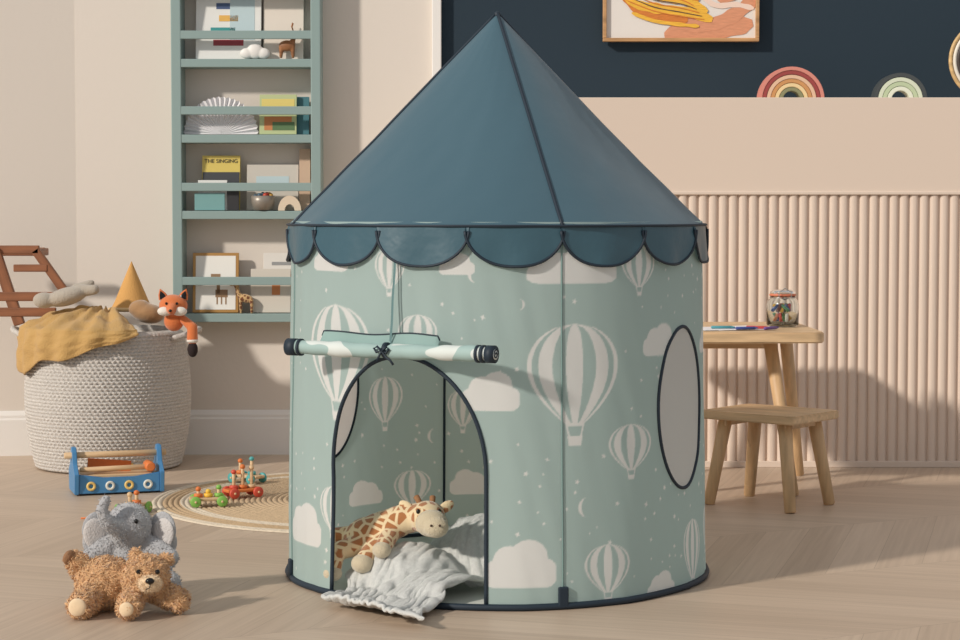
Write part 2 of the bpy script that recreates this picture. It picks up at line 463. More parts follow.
for k,(c,h,zc,zh) in enumerate(WINS):
    V=[];Fc=[]
    patch(c-h,c+h,24,lambda t:zc-zh*math.sqrt(max(0,1-((t-c)/h)**2)),lambda t:zc+zh*math.sqrt(max(0,1-((t-c)/h)**2)),16,True,False)
    mesh('window_mesh_%d'%(k+1),V,Fc,MESHW,tent,True)
    tube('window_binding_%d'%(k+1),[WP(c+h*math.cos(a),zc+zh*math.sin(a),.001) for a in [2*math.pi*i/64 for i in range(64)]],.0042,NAVY,tent,8,True)
pts=[WP(dl,z) for z in [0.01+(zs-.01)*i/10 for i in range(10)]]
for i in range(41):
    a=math.pi-math.pi*i/40; pts.append(WP(dc+dh*math.cos(a),zs+(zt-zs)*math.sin(a),.001))
pts+=[WP(dr,zs-(zs-.01)*i/10) for i in range(1,11)]
tube('door_binding',pts,.0048,NAVY,tent,8)
tube('bottom_hem',[WP(2*math.pi*i/120,.008,.002) for i in range(120)],.0078,NAVY,tent,8,True)
V=[(0,0,.006)]+[(.515*math.cos(2*math.pi*i/96),.515*math.sin(2*math.pi*i/96),.006) for i in range(96)]
mesh('groundsheet',V,[(0,1+i,1+(i+1)%96) for i in range(96)],mat('groundsheet',(214,218,212),rough=.8,bump=.3,bscale=8),tent)
# roof
V=[];Fc=[];nt_=192;nr=48
RE=R-.008
def RC(th,t):
    q=.5-.5*math.cos(4*(th-rad(RID)))
    r=RE*t*(1-.075*math.sin(math.pi*min(1,t))*q)
    s,c=math.sin(th),math.cos(th)
    r+=.004*noise.noise(Vector((s*3,c*3,t*3)))*t+.0030*noise.noise(Vector((s*7+t*4,c*7,t*6+3)))*t
    return r+.003
def RP(th,t,off=0):
    r=RC(th,t)+off; return Vector((r*math.sin(th),-r*math.cos(th),ZT-(ZT-ZE)*t+off*.9))
for j in range(nr+1):
    for i in range(nt_): V.append(RP(2*math.pi*i/nt_,j/nr))
for j in range(nr):
    for i in range(nt_):
        i2=(i+1)%nt_; Fc.append((j*nt_+i,(j+1)*nt_+i,(j+1)*nt_+i2,j*nt_+i2))
Fc.append(tuple(range(nt_)))
mesh('roof_cone',V,Fc,TEAL,tent,True)
SLV=mat('sleeve',(128,156,153),rough=.7,transl=.2)
for k in range(4):
    th=rad(RID+90*k)
    tube('roof_ridge_%d'%(k+1),[RP(th,i/30,.0005) for i in range(31)],.0042,NAVY,tent,8)
    V=[];Fc=[]
    for j in range(31):
        z=.012+(ZE-.012)*j/30
        for s in (-1,-.4,.4,1):
            V.append(WP(th+s*.0048,z,.003 if abs(s)<1 else .0005))
    for j in range(30):
        for s in range(3):
            q=j*4+s; Fc.append((q,q+1,q+5,q+4))
    mesh('pole_sleeve_%d'%(k+1),V,Fc,SLV,tent,True)
    tube('inner_pole_%d'%(k+1),[WP(th,.01+(ZE-.01)*i/20,-.006) for i in range(21)],.0035,NAVY,tent,8)
    p=WP(th,.03,.005); box('pole_pocket_%d'%(k+1),(.024,.009,.045),p,NAVY,tent,rot=(0,0,th),bev=.003)
ell('roof_tip',(.008,.008,.010),(0,0,ZT-.002),NAVY,tent)
tube('eave_piping',[RP(2*math.pi*i/160,1,.0012) for i in range(160)],.0030,NAVY,tent,8,True)
for k in range(15):
    a0=rad(RID+24*k)-.008; a1=rad(RID+24*(k+1))+.008; V=[];Fc=[];ed=[]
    n=24;m=8; wob=random.uniform(0,6)
    lift=.0012*(k%2)
    def sp(u,j):
        th=a0+(a1-a0)*(u+1)/2
        dz=.014+.080*(1-abs(u)**2.3)**.55
        zz=ZE+.004-dz*j
        off=-.0065+lift+.004*j+.004*j*math.sin(u*5+wob)*(1-.3*abs(u))
        r=R+off; return (r*math.sin(th),-r*math.cos(th),zz)
    for i in range(n+1):
        u=-math.cos(math.pi*i/n)
        for j in range(m+1): V.append(sp(u,j/m))
        ed.append(V[-1])
    for i in range(n):
        for j in range(m):
            q=i*(m+1)+j; Fc.append((q,q+m+1,q+m+2,q+1))
    mesh('scallop_%d'%(k+1),V,Fc,TEAL2,tent,True)
    tube('scallop_piping_%d'%(k+1),ed,.0034,NAVY,tent,6)
# rolled-up door
thd=rad(-27.5); nrm=Vector((math.sin(thd),-math.cos(thd),0)); tng=Vector((math.cos(thd),math.sin(thd),0))
c0=nrm*(R+.028)+Vector((0,0,.588))
def rollmat():
    m=mat('rolled_fabric',(176,200,194),rough=.7,bump=.2,bscale=10)
    nt=m.node_tree;N=nt.nodes;L=nt.links
    tc=N.new('ShaderNodeTexCoord'); vo=N.new('ShaderNodeTexNoise'); vo.inputs['Scale'].default_value=20; vo.inputs['Detail'].default_value=0
    L.new(tc.outputs['Object'],vo.inputs[0]); r=N.new('ShaderNodeValToRGB'); L.new(vo.outputs[0],r.inputs[0])
    r.color_ramp.elements[0].position=.56; r.color_ramp.elements[0].color=lin((158,184,181)); r.color_ramp.elements[1].position=.58; r.color_ramp.elements[1].color=lin((212,220,217))
    L.new(r.outputs[0],N['Principled BSDF'].inputs['Base Color']); return m
RM=rollmat()
pts=[];rs=[]
for i in range(61):
    s=-.262+.536*i/60; pts.append(c0+tng*s+Vector((0,0,-.002*math.cos(s*8)))); rs.append(.0170+.001*math.sin(s*40)+.001*math.sin(s*93)-(.004 if abs(s)<.008 else 0))
tube('door_roll',pts,rs,RM,tent,20)
for k,(s0,s1,rr) in enumerate([(-.264,-.238,.0200),(-.232,-.226,.0200),(.232,.238,.0200),(.244,.251,.0200),(.257,.276,.0198),(-.004,.004,.0185)]):
    tube('roll_band_%d'%k,[c0+tng*s0,c0+tng*s1],rr,NAVY,tent,20)
tube('roll_ring_end',[c0+tng*.2765,c0+tng*.2775],.012,RM,tent,16)
tube('roll_spiral',[c0+tng*.2782+(nrm*math.cos(a)+Vector((0,0,math.sin(a))))*(.0011*a+.002) for a in [i*.35 for i in range(28)]],.0014,NAVY,tent,6)
V=[];Fc=[]
for i in range(61):
    s=-.185+.31*i/60
    hh=.026+.003*math.sin(s*30)
    if i in (0,60): hh*=.6
    for j in range(5):
        p=c0+tng*s+Vector((0,0,.010+hh*j/4))-nrm*(.008+.014*(j/4)+.002*math.sin(s*55))
        V.append(p)
for i in range(60):
    for j in range(4):
        q=i*5+j; Fc.append((q,q+5,q+6,q+1))
mesh('door_fold',V,Fc,mat('fold_fabric',(150,180,176),rough=.75,bump=.2,bscale=12,transl=.2),tent,True)
tube('fold_edge',[V[i*5+4] for i in range(61)],.002,NAVY,tent,6)
bc=c0+nrm*.022
tube('tie_loop_left',[bc+tng*x+Vector((0,0,z)) for x,z in [(0,0),(-.012,.010),(-.020,.006),(-.014,-.003),(0,0),(-.008,-.014),(-.012,-.024)]],.003,NAVY,tent,6)
tube('tie_loop_right',[bc+tng*x+Vector((0,0,z)) for x,z in [(0,0),(.012,.010),(.019,.004),(.012,-.004),(0,0),(.012,-.014),(.022,-.020),(.030,-.030)]],.003,NAVY,tent,6)
ths=hit(394,300)[0]
for s in (-1,1):
    V=[];Fc=[]
    for j in range(21):
        z=.60+(.845-.60)*j/20
        for q in (0,1): V.append(WP(ths+s*.004+(q-.5)*.007+ .001*math.sin(z*60),z,.006+.022*(1-j/20)+.002*s))
    for j in range(20): Fc.append((2*j,2*j+1,2*j+3,2*j+2))
    mesh('hanging_strap_%d'%(s+2),V,Fc,mat('strap',(92,126,128),rough=.7),tent,True)

# ---------------------------------------------------------------- giraffe plush
def spots(name,base,spot,scale):
    m=mat(name,base,rough=.95,sheen=.5); nt=m.node_tree;N=nt.nodes;L=nt.links
    tc=N.new('ShaderNodeTexCoord'); vo=N.new('ShaderNodeTexVoronoi'); vo.feature='DISTANCE_TO_EDGE'; vo.inputs['Scale'].default_value=scale
    L.new(tc.outputs['Object'],vo.inputs['Vector'])
    r=N.new('ShaderNodeValToRGB'); L.new(vo.outputs['Distance'],r.inputs[0])
    r.color_ramp.elements[0].position=.10; r.color_ramp.elements[0].color=lin(base)
    r.color_ramp.elements[1].position=.17; r.color_ramp.elements[1].color=lin(spot)
    L.new(r.outputs[0],N['Principled BSDF'].inputs['Base Color'])
    nz=N.new('ShaderNodeTexNoise'); nz.inputs['Scale'].default_value=350; L.new(tc.outputs['Object'],nz.inputs[0])
    bp=N.new('ShaderNodeBump'); bp.inputs['Strength'].default_value=.5; bp.inputs['Distance'].default_value=.004
    L.new(nz.outputs[0],bp.inputs['Height']); L.new(bp.outputs[0],N['Principled BSDF'].inputs['Normal'])
    return m
GS=spots('giraffe_fur',(230,208,168),(172,112,66),40)
GM=mat('giraffe_muzzle',(206,192,164),rough=.95,sheen=.5,bump=.5,bscale=300)
EYE=mat('plush_eye',(15,12,12),rough=.1)
gp=empty('giraffe_plush',(.004,0,.012))
gb=blob('body',[('e',(-.275,-.235,.110),(.060,.048,.048),(0,-.35,0)),('c',(-.25,-.235,.125),.043,(-.185,-.25,.155),.037),('c',(-.185,-.25,.155),.037,(-.14,-.26,.163),.033),
  ('e',(-.130,-.275,.163),(.044,.044,.040)),
  ('c',(-.29,-.265,.095),.026,(-.345,-.295,.085),.022),('c',(-.345,-.295,.085),.022,(-.350,-.31,.045),.019),
  ('c',(-.30,-.21,.11),.025,(-.355,-.22,.11),.020),('c',(-.355,-.22,.11),.020,(-.375,-.23,.055),.018),
  ('c',(-.245,-.27,.10),.026,(-.275,-.32,.070),.022),('c',(-.215,-.265,.125),.023,(-.232,-.325,.10),.020)],GS,gp,.004,4)
blob('muzzle',[('e',(-.118,-.317,.155),(.039,.031,.033)),('e',(-.108,-.335,.149),(.031,.023,.026))],GM,gp,.003,3)
blob('hooves',[('e',(-.281,-.330,.062),(.027,.025,.023)),('e',(-.352,-.315,.036),(.023,.022,.020)),('e',(-.378,-.232,.040),(.02,.02,.018)),('e',(-.235,-.335,.095),(.023,.022,.020))],GM,gp,.003,2)
for s in (-1,1):
    ell('ear_%d'%(s+2),(.022,.008,.013),(-.132+s*.047,-.262,.186),GS,gp,rot=(0,-s*.5,s*.4))
    rod('ossicone_%d'%(s+2),(-.132+s*.014,-.262,.193),(-.137+s*.020,-.250,.210),.0065,.0075,mat('horn',(150,108,74),rough=.9),gp)
    ell('eye_%d'%(s+2),(.005,.005,.006),(-.125+s*.025,-.309,.182),EYE,gp)
    ell('nostril_%d'%(s+2),(.003,.002,.003),(-.108+s*.010,-.358,.156),mat('dkbrown',(70,45,30)),gp)

# ---------------------------------------------------------------- teddy bear
TB=mat('teddy_fur',(216,174,128),rough=1,sheen=.6,var=.12,vscale=60)
TBL=mat('teddy_muzzle_fur',(232,206,170),rough=1,sheen=.6,var=.08,vscale=60)
td=empty('teddy_bear',(-.80,-.53,0))
tb=blob('body',[('e',(-.045,.02,.062),(.068,.06,.058)),('e',(.052,-.03,.086),(.052,.046,.048)),
  ('e',(.022,.008,.128),(.017,.010,.016)),('e',(.094,-.002,.118),(.016,.010,.016)),
  ('c',(.03,-.03,.05),.026,(.024,-.10,.030),.026),('c',(.06,.0,.05),.026,(.125,-.03,.032),.026),
  ('c',(-.07,-.01,.04),.034,(-.085,-.085,.03),.028),('c',(-.08,.03,.07),.03,(-.115,.01,.115),.022)],TB,td,.005,4,.004,70)
fur('body_fur',tb,11000,.0075,.0013,TB,td,1.1)
mz=blob('muzzle',[('e',(.068,-.074,.078),(.027,.022,.020))],TBL,td,.003,2)
fur('muzzle_fur',mz,900,.005,.0008,TBL,td,.7)
ell('nose',(.010,.007,.007),(.072,-.098,.088),EYE,td)
tube('mouth',[(.072,-.099,.082),(.072,-.099,.073),(.063,-.096,.069)],.0012,EYE,td,6)
for s in (-1,1):
    ell('eye_%d'%(s+2),(.0055,.005,.0055),(.064+s*.021,-.073,.104),EYE,td)
SO=mat('teddy_sole',(150,112,82),rough=1,bump=.5,bscale=200)
ell('foot_sole_1',(.020,.008,.020),(-.086,-.111,.032),TBL,td)
ell('foot_sole_2',(.016,.010,.018),(-.124,-.006,.124),SO,td,rot=(.3,0,.8))
ell('paw_pad',(.016,.007,.016),(.024,-.124,.030),TBL,td)

# ---------------------------------------------------------------- elephant plush
EG=mat('elephant_grey',(176,177,180),rough=1,sheen=.5,bump=.6,bscale=220,var=.1,vscale=40)
EI=mat('elephant_ear_inner',(208,204,202),rough=1,sheen=.4,bump=.4,bscale=300)
el=empty('elephant_plush',(-.82,-.345,0)); el.scale=(1.22,1.15,1.28)
eb=blob('body',[('e',(0,.02,.062),(.06,.055,.062)),('e',(.0,-.012,.132),(.044,.042,.042)),
  ('c',(-.01,-.045,.13),.02,(-.032,-.070,.145),.014),('c',(-.032,-.070,.145),.014,(-.042,-.075,.168),.011),('c',(-.042,-.075,.168),.011,(-.034,-.070,.186),.010),
  ('c',(.04,-.03,.04),.028,(.080,-.050,.03),.025),('c',(-.04,-.03,.04),.028,(-.07,-.045,.03),.025),
  ('c',(.045,-.01,.09),.022,(.080,-.03,.075),.018),('c',(-.045,-.01,.09),.022,(-.08,-.02,.07),.018)],EG,el,.004,4)
fur('body_fur',eb,3500,.005,.0008,EG,el,.7)
for s in (-1,1):
    blob('ear_%d'%(s+2),[('e',(s*.060,.0,.118),(.034,.009,.040),(0,s*.4,s*-.5)),('e',(s*.068,.004,.098),(.026,.009,.028),(0,s*.6,s*-.5))],EG,el,.003,3)
    ell('ear_lining_%d'%(s+2),(.026,.006,.031),(s*.063,-.008,.115),EI,el,rot=(0,s*.4,s*-.5))
    ell('eye_%d'%(s+2),(.004,.004,.0045),(s*.02,-.051,.145),EYE,el)

# ---------------------------------------------------------------- jute rug
RCX=-.33
rug=empty('round_jute_rug',(RCX,1.22,0))
RR=.69; prof=[]
for i in range(0,41*6+1):
    r=RR*i/(41*6); prof.append((max(r,.001),.002+.005*abs(math.sin(math.pi*i/6))**.7))
prof.append((RR,.001))
def jute():
    m=mat('jute',(196,168,130),rough=.95); nt=m.node_tree;N=nt.nodes;L=nt.links
    tc=N.new('ShaderNodeTexCoord'); ln=N.new('ShaderNodeVectorMath'); ln.operation='LENGTH'
    sp=N.new('ShaderNodeSeparateXYZ'); L.new(tc.outputs['Object'],sp.inputs[0])
    cb=N.new('ShaderNodeCombineXYZ'); L.new(sp.outputs[0],cb.inputs[0]); L.new(sp.outputs[1],cb.inputs[1]); L.new(cb.outputs[0],ln.inputs[0])
    r=N.new('ShaderNodeValToRGB'); r.color_ramp.interpolation='CONSTANT'
    el_=r.color_ramp.elements; el_[0].color=lin((206,180,146)); el_[1].position=.56; el_[1].color=lin((226,212,190))
    e=el_.new(.60); e.color=lin((202,174,138)); e=el_.new(.655); e.color=lin((226,212,190))
    L.new(ln.outputs['Value'],r.inputs[0])
    nz=N.new('ShaderNodeTexNoise'); nz.inputs['Scale'].default_value=90; L.new(tc.outputs['Object'],nz.inputs[0])
    mx=N.new('ShaderNodeMixRGB'); mx.blend_type='MULTIPLY'; mx.inputs[0].default_value=.35
    L.new(r.outputs[0],mx.inputs[1]); L.new(nz.outputs[0],mx.inputs[2]); L.new(mx.outputs[0],N['Principled BSDF'].inputs['Base Color'])
    bp=N.new('ShaderNodeBump'); bp.inputs['Distance'].default_value=.004; L.new(nz.outputs[0],bp.inputs['Height']); L.new(bp.outputs[0],N['Principled BSDF'].inputs['Normal'])
    return m
lathe('braid_coils',prof,jute(),rug,seg=160)

# ---------------------------------------------------------------- basket
bx=WX(107,7.05); by=2.05
bk=empty('rope_basket',(bx,by,0))
ROPE=mat('cotton_rope',(206,201,195),rough=.95,bump=.6,bscale=260,var=.16,vscale=150)
nc=40;bh=.475
def br(t): return .238+.047*math.sin(math.pi*min(1,t*.85+.05))**.8
prof=[]
for i in range(nc*4+1):
    t=i/(nc*4)
    prof.append((br(t)+.0045*abs(math.sin(math.pi*i/4))**.8,t*bh+.004))
prof=[(.001,.006),(.225,.004)]+prof
for i in range(nc*4,-1,-12): prof.append((br(i/(nc*4))-.010,i/(nc*4)*bh+.012))
def bfn(i,r,z,a):
    row=(i-2)//4
    if 2<=i<nc*4+2: return r+.0022*math.sin(a*96+row*math.pi*.9),z+.001*math.sin(a*96+row)
    return r,z
lathe('basket_wall',prof,ROPE,bk,seg=480,fn=bfn)
for kk,a0 in enumerate((-.12,math.pi+.05)):
    P=[]
    for i in range(17):
        s=-1+2*i/16; a=a0+s*.30; rr=.262+.068*(1-s*s)
        P.append((rr*math.cos(a),rr*math.sin(a),bh+.002+.012*(1-s*s)-.02*abs(s)))
    tube('handle_%d'%kk,P,.010,ROPE,bk,10)
fill=blob('soft_filling',[('e',(0,0,.36),(.225,.225,.125))],mat('filling',(170,166,158),rough=1),bk,.012,3)
ms=empty('mustard_cloth',(bx,by,0))
V=[];Fc=[];NA=80;NV=50
for i in range(NA+1):
    u=i/NA; a=rad(-178+u*118)
    hang=.165*(1-u)**.85*(1-.12*math.sin(u*18))+.018
    if u<.10: hang*=.5+.5*u/.10
    for j in range(NV+1):
        v=j/NV
        fold=.007*math.sin(a*20+v*2)+.007*noise.noise(Vector((a*4,v*5,0)))+.004*noise.noise(Vector((a*11,v*12,5)))
        if v<.5:
            t=v/.5; r=.05+(.284-.05)*t; z=.560-.058*t**2+.014*noise.noise(Vector((a*3,t*4,3)))+fold
        else:
            t=(v-.5)/.5; r=.300+.010*math.sin(t*2.4)+fold*.9; z=.498-hang*t
        V.append((r*math.cos(a),r*math.sin(a),z))
for i in range(NA):
    for j in range(NV):
        q=i*(NV+1)+j; Fc.append((q,q+NV+1,q+NV+2,q+1))
o=mesh('cloth',V,Fc,mat('mustard',(194,156,96),rough=.95,bump=.5,bscale=200,sheen=.2),ms,True)
s=o.modifiers.new('s','SOLIDIFY'); s.thickness=.005; s.offset=1
gpz=empty('bunny_plush',(WX(66,6.95),1.95,.004))
blob('body',[('e',(0,0,.600),(.075,.05,.032),(0,-.25,0)),('e',(-.075,-.01,.588),(.04,.035,.028)),('c',(.05,0,.62),.022,(.10,-.01,.625),.018),('c',(.03,.02,.625),.02,(.08,.03,.645),.014)],mat('taupe_plush',(178,168,154),rough=1,sheen=.4,bump=.5,bscale=200),gpz,.005,4)
pc=empty('party_hat',(WX(130,7.1),2.13,0))
lathe('cone',[(.075,.55),(.06,.58),(.001,.722)],mat('ochre_felt',(210,160,94),rough=.9,bump=.3,bscale=200),pc,seg=32)
lathe('brim',[(.07,.545),(.084,.548),(.084,.556),(.07,.56)],mat('ochre_brim',(222,190,140),rough=.9),pc,seg=32)
sv=empty('velvet_cushion',(WX(148,7.0),1.985,0))
blob('cushion',[('e',(0,0,.545),(.060,.05,.036),(0,.2,0)),('e',(-.025,.0,.56),(.042,.042,.032))],mat('olive_brown',(166,128,88),rough=.9,sheen=.5,bump=.3,bscale=60),sv,.006,3)
fx=empty('fox_plush',(WX(173,6.88),1.88,.012))
FO=mat('fox_orange',(214,118,64),rough=1,sheen=.4,bump=.4,bscale=300)
FW=mat('fox_white',(232,226,216),rough=1,sheen=.4,bump=.4,bscale=300)
blob('head',[('e',(0,0,.565),(.050,.038,.038)),('c',(0,-.03,.555),.022,(0,-.058,.548),.011),('e',(0,.01,.51),(.035,.03,.035))],FO,fx,.004,3)
for s in (-1,1):
    o=lathe('ear_%d'%(s+2),[(.018,0),(.013,.018),(.001,.036)],FO,fx,seg=16,loc=(s*.033,0,.588),rot=(0,s*.35,0)); o.scale=(1,.5,1)
    o=lathe('ear_inner_%d'%(s+2),[(.012,0),(.008,.014),(.001,.026)],EYE,fx,seg=16,loc=(s*.034,-.007,.590),rot=(0,s*.35,0)); o.scale=(1,.4,1)
    ell('cheek_%d'%(s+2),(.026,.018,.016),(s*.025,-.028,.546),FW,fx)
    ell('eye_%d'%(s+2),(.0045,.004,.005),(s*.018,-.038,.573),EYE,fx)
ell('nose',(.006,.005,.005),(0,-.070,.55),EYE,fx)
blob('tail',[('c',(.03,.0,.52),.014,(.068,-.02,.49),.018),('c',(.068,-.02,.49),.018,(.068,-.025,.45),.020)],FO,fx,.004,3)
ell('tail_tip',(.018,.018,.027),(.069,-.026,.415),mat('fox_dark',(45,35,35),rough=1),fx)
ell('tail_band',(.0205,.0205,.010),(.0685,-.0255,.445),FW,fx)
wc=empty('wooden_doll_chair',(WX(28,7.2),2.15,0))
def bar(n,p0,p1,w,t,m=OAKB,par=wc):
    p0=Vector(p0);p1=Vector(p1);d=p1-p0
    o=box(n,(d.length,w,t),(p0+p1)/2,m,par,bev=.003); o.rotation_euler=d.to_track_quat('X','Z').to_euler(); return o
bar('leg_1',(-.16,-.08,.765),(.07,-.08,.765),.022,.03)
bar('leg_2',(-.16,.06,.755),(.06,.06,.755),.022,.03)
bar('side_1',(-.085,-.09,.765),(.00,-.09,.50),.022,.038)
bar('side_2',(.055,-.08,.765),(.17,-.08,.60),.022,.03)
bar('slat_1',(-.12,-.095,.60),(.13,-.095,.60),.018,.032)
bar('slat_2',(-.10,-.095,.545),(.13,-.095,.545),.018,.032)
bar('slat_3',(-.02,-.085,.70),(.10,-.085,.70),.018,.026)
bar('rail_1',(.06,-.09,.755),(.06,.07,.755),.022,.026)
bar('rail_2',(-.14,-.09,.75),(-.14,.07,.75),.022,.026)
bar('side_3',(-.20,-.085,.70),(-.11,-.085,.53),.022,.034)

# ---------------------------------------------------------------- wall shelf
sd=7.28; sy=sd-5
sh=empty('wall_bookshelf',(0,0,0))
dep=WALLY-sy
xl,xr=WX(177.5,sd),WX(316.5,sd); zb=WZ(323,sd); ztp=WZ(-60,sd)
for k,x in enumerate((xl,xr)):
    box('side_%d'%(k+1),(.036,dep,ztp-zb),(x,sy+dep/2,(zb+ztp)/2),SHELF,sh,bev=.003)
tiers=[(36,64),(111,139),(187,215),(281,318)]
shz=[]
for k,(a,b) in enumerate(tiers+[(-40,-12)]):
    za=WZ(a,sd); z2=WZ(b,sd)
    box('rail_%d'%(k+1),(xr-xl+.01,.014,.030),((xl+xr)/2,sy+.008,za),SHELF,sh,bev=.002)
    box('shelf_board_%d'%(k+1),(xr-xl+.01,dep-.004,.030),((xl+xr)/2,sy+dep/2,z2),SHELF,sh,bev=.002)
    shz.append(z2+.015)
def cm(n,c,r=.5): return mat(n,c,rough=r)
def card(name,px0,px1,tier,hpx,m,tilt=.12,t=.010,yo=.05,par=None):
    x0,x1=WX(px0,sd+.04),WX(px1,sd+.04); h=hpx*(sd+.04)/F; z=shz[tier]
    e=par or empty(name,((x0+x1)/2,sy+yo,z),0)
    o=box('cover',(x1-x0,t,h),(0,h/2*math.sin(tilt),h/2*math.cos(tilt)+.002),m,e,rot=(-tilt,0,0),bev=.001)
    o2=box('pages',(x1-x0-.004,t*.6,h-.004),(0.001,h/2*math.sin(tilt),h/2*math.cos(tilt)+.003),cm('paper',(235,230,218)),e,rot=(-tilt,0,0),bev=0)
    return e,(x1-x0),h,tilt,t
def onto(e,info,name,x,z,w,h,m,lay=1):
    _,W,Hh,tilt,t=info
    o=box(name,(w,.0008,h),(x,z*math.sin(tilt)-(t/2+.0006*lay)*math.cos(tilt),z*math.cos(tilt)+.002+(t/2+.0006*lay)*math.sin(tilt)),m,e,rot=(-tilt,0,0),bev=0); return o
C=cm
i=card('rainbow_picture_book',197,262,0,72,C('bk_white',(232,232,228)))
for k,(c,hh) in enumerate([((150,60,70),.03),((60,150,150),.03),((230,180,90),.02),((70,90,130),.03)]):
    onto(i[0],i,'stripe_%d'%k,.0-.02*(k%2),.06+.045*k,.11-.02*k,.022,C('stripe%d'%k,c),1)
onto(i[0],i,'sky',.05,.15,.09,.16,C('bk_sky',(190,210,215)),1)
i=card('pink_picture_book',264,304,0,70,C('bk_cream',(230,220,208)),yo=.06)
e=empty('wooden_deer',(WX(288,sd+.03),sy+.035,shz[0]))
BR=wood('deer_wood',(160,108,70))
blob('body',[('e',(0,0,.05),(.03,.014,.02)),('c',(.02,0,.05),.010,(.022,0,.01),.006),('c',(-.02,0,.05),.010,(-.022,0,.01),.006),('c',(.02,0,.06),.010,(.026,0,.09),.008),('e',(.032,0,.095),(.014,.009,.009))],BR,e,.003,2)
for s in (-1,1): tube('antler_%d'%(s+2),[(.024,s*.004,.10),(.018,s*.012,.118),(.022,s*.014,.132)],.002,BR,e,6)
e=empty('cloud_ornament',(WX(256,sd+.02),sy+.03,shz[0]))
blob('cloud',[('e',(-.03,0,.022),(.025,.012,.02)),('e',(0,0,.03),(.03,.013,.028)),('e',(.03,0,.022),(.025,.012,.02))],WHITE,e,.003,2)
e=empty('paper_fan',(WX(222,sd+.05),sy+.05,shz[1]))
V=[(0,0,.003)];Fc=[];n=44
for k in range(n+1):
    a=math.pi*k/n; r=.132+ (.006 if k%2 else 0); V.append((r*math.cos(a),.006*(1 if k%2 else -1),r*math.sin(a)*1.0+.003))
for k in range(n): Fc.append((0,k+1,k+2))
mesh('fan',V,Fc,mat('fan_paper',(236,234,236),rough=.8,transl=.1),e)
i=card('green_storybook',260,297,1,40,C('bk_green',(190,200,150)))
onto(i[0],i,'panel',0,.04,.10,.05,C('bk_or',(200,130,80)),1); onto(i[0],i,'hill',.02,.03,.08,.03,C('bk_gr2',(90,120,80)),2); onto(i[0],i,'band',0,.115,.12,.03,C('bk_y',(225,205,120)),1)
i=card('blue_storybook',292,309,1,38,C('bk_blu',(70,120,130)),yo=.07)
def textat(e,info,body,x,z,size,m):
    _,W,Hh,tilt,t=info
    c=bpy.data.curves.new('lettering','FONT'); c.body=body; c.size=size; c.align_x='CENTER'; c.align_y='CENTER'; c.extrude=.0002
    c.materials.append(m); o=bpy.data.objects.new('lettering',c); sc.collection.objects.link(o); o.parent=e
    o.location=(x,z*math.sin(tilt)-(t/2+.0015),z*math.cos(tilt)+.003); o.rotation_euler=(math.pi/2-tilt,0,0)
i=card('yellow_book',202,240,2,55,C('bk_yellow',(218,196,104)))
BKC=C('bk_black',(48,48,50))
textat(i[0],i,'THE SINGING',0,.180,.020,BKC)
onto(i[0],i,'lower',0,.075,.135,.13,C('bk_slate',(66,68,72)),1)
i=card('small_white_book',199,228,2,30,C('bk_white',(225,225,220)),yo=.03,tilt=.05)
onto(i[0],i,'title',0,.08,.09,.02,C('bk_grey',(150,150,150)),1)
i=card('teal_book',196,226,2,17,C('bk_teal',(120,166,166)),yo=.02,tilt=.02)
i=card('black_book',228,240,2,28,BKC,yo=.025,tilt=.03)
i=card('sticker_book',299,310,2,62,C('bk_pinkish',(205,175,150)),yo=.06)
i=card('grey_book',246,298,2,46,C('bk_taupe',(206,200,190)),yo=.07)
onto(i[0],i,'picture',0,.10,.12,.05,C('bk_sky',(190,210,215)),1)
e=empty('wooden_arch_toy',(WX(290,sd+.02),sy+.025,shz[2]))
def archpoly(ro,ri,n=20):
    return [(ro*math.cos(math.pi*k/n),ro*math.sin(math.pi*k/n)) for k in range(n+1)]+[(ri*math.cos(math.pi*k/n),ri*math.sin(math.pi*k/n)) for k in range(n,-1,-1)]
extr('arch',[(x,z*1.3) for x,z in archpoly(.042,.018)],.025,C('pale_wood',(222,205,182)),e,loc=(0,0,.001))
e=empty('marble_basket',(WX(263,sd+.02),sy+.03,shz[2]))
lathe('bowl',[(.001,.002),(.035,.003),(.042,.03),(.044,.055),(.040,.055),(.036,.02),(.001,.012)],mat('wire_grey',(150,142,132),rough=.4,metal=.3),e,seg=28)
for k in range(14):
    a=k*2.4; r=.006*math.sqrt(k)*1.4; ell('marble_%d'%k,(.009,.009,.009),(r*math.cos(a),r*math.sin(a),.052+.004*(k%3)),C('mb%d'%(k%5),[(190,70,50),(220,200,170),(60,90,110),(210,160,70),(235,230,220)][k%5]),e,seg=12)
def frame(name,px0,px1,h_px,tier,fm):
    i=card(name,px0,px1,tier,h_px,fm,tilt=.1,t=.012)
    onto(i[0],i,'mount',0,i[2]/2,i[1]-.022,i[2]-.022,C('mount',(238,236,230)),1)
    return i
i=frame('framed_giraffe_picture',192,238,60,3,mat('gold_frame',(182,138,80),rough=.4,metal=.2))
GY=C('gfr',(150,120,90))
onto(i[0],i,'neck',.01,.10,.012,.06,GY,2); onto(i[0],i,'head',0.0,.135,.035,.014,GY,2); onto(i[0],i,'body',.022,.07,.045,.028,GY,2)
for k in range(3): onto(i[0],i,'leg_%d'%k,.006+.016*k,.045,.005,.03,GY,2)
e=empty('giraffe_figurine',(WX(243,sd+.02),sy+.03,shz[3]))
GF=spots('giraffe_fig',(205,170,120),(120,72,40),70)
blob('body',[('e',(.01,0,.055),(.028,.013,.016),(0,.3,0)),('c',(-.012,0,.06),.009,(-.03,0,.105),.006),('e',(-.038,0,.108),(.015,.007,.007),(0,-.3,0))]+[('c',(x,y,.05),.006,(x,y,.004),.005) for x in (-.01,.03) for y in (-.007,.007)],GF,e,.0025,2)
for s in (-1,1): rod('horn_%d'%(s+2),(-.03,s*.003,.112),(-.027,s*.004,.125),.0015,.002,GY,e,8)
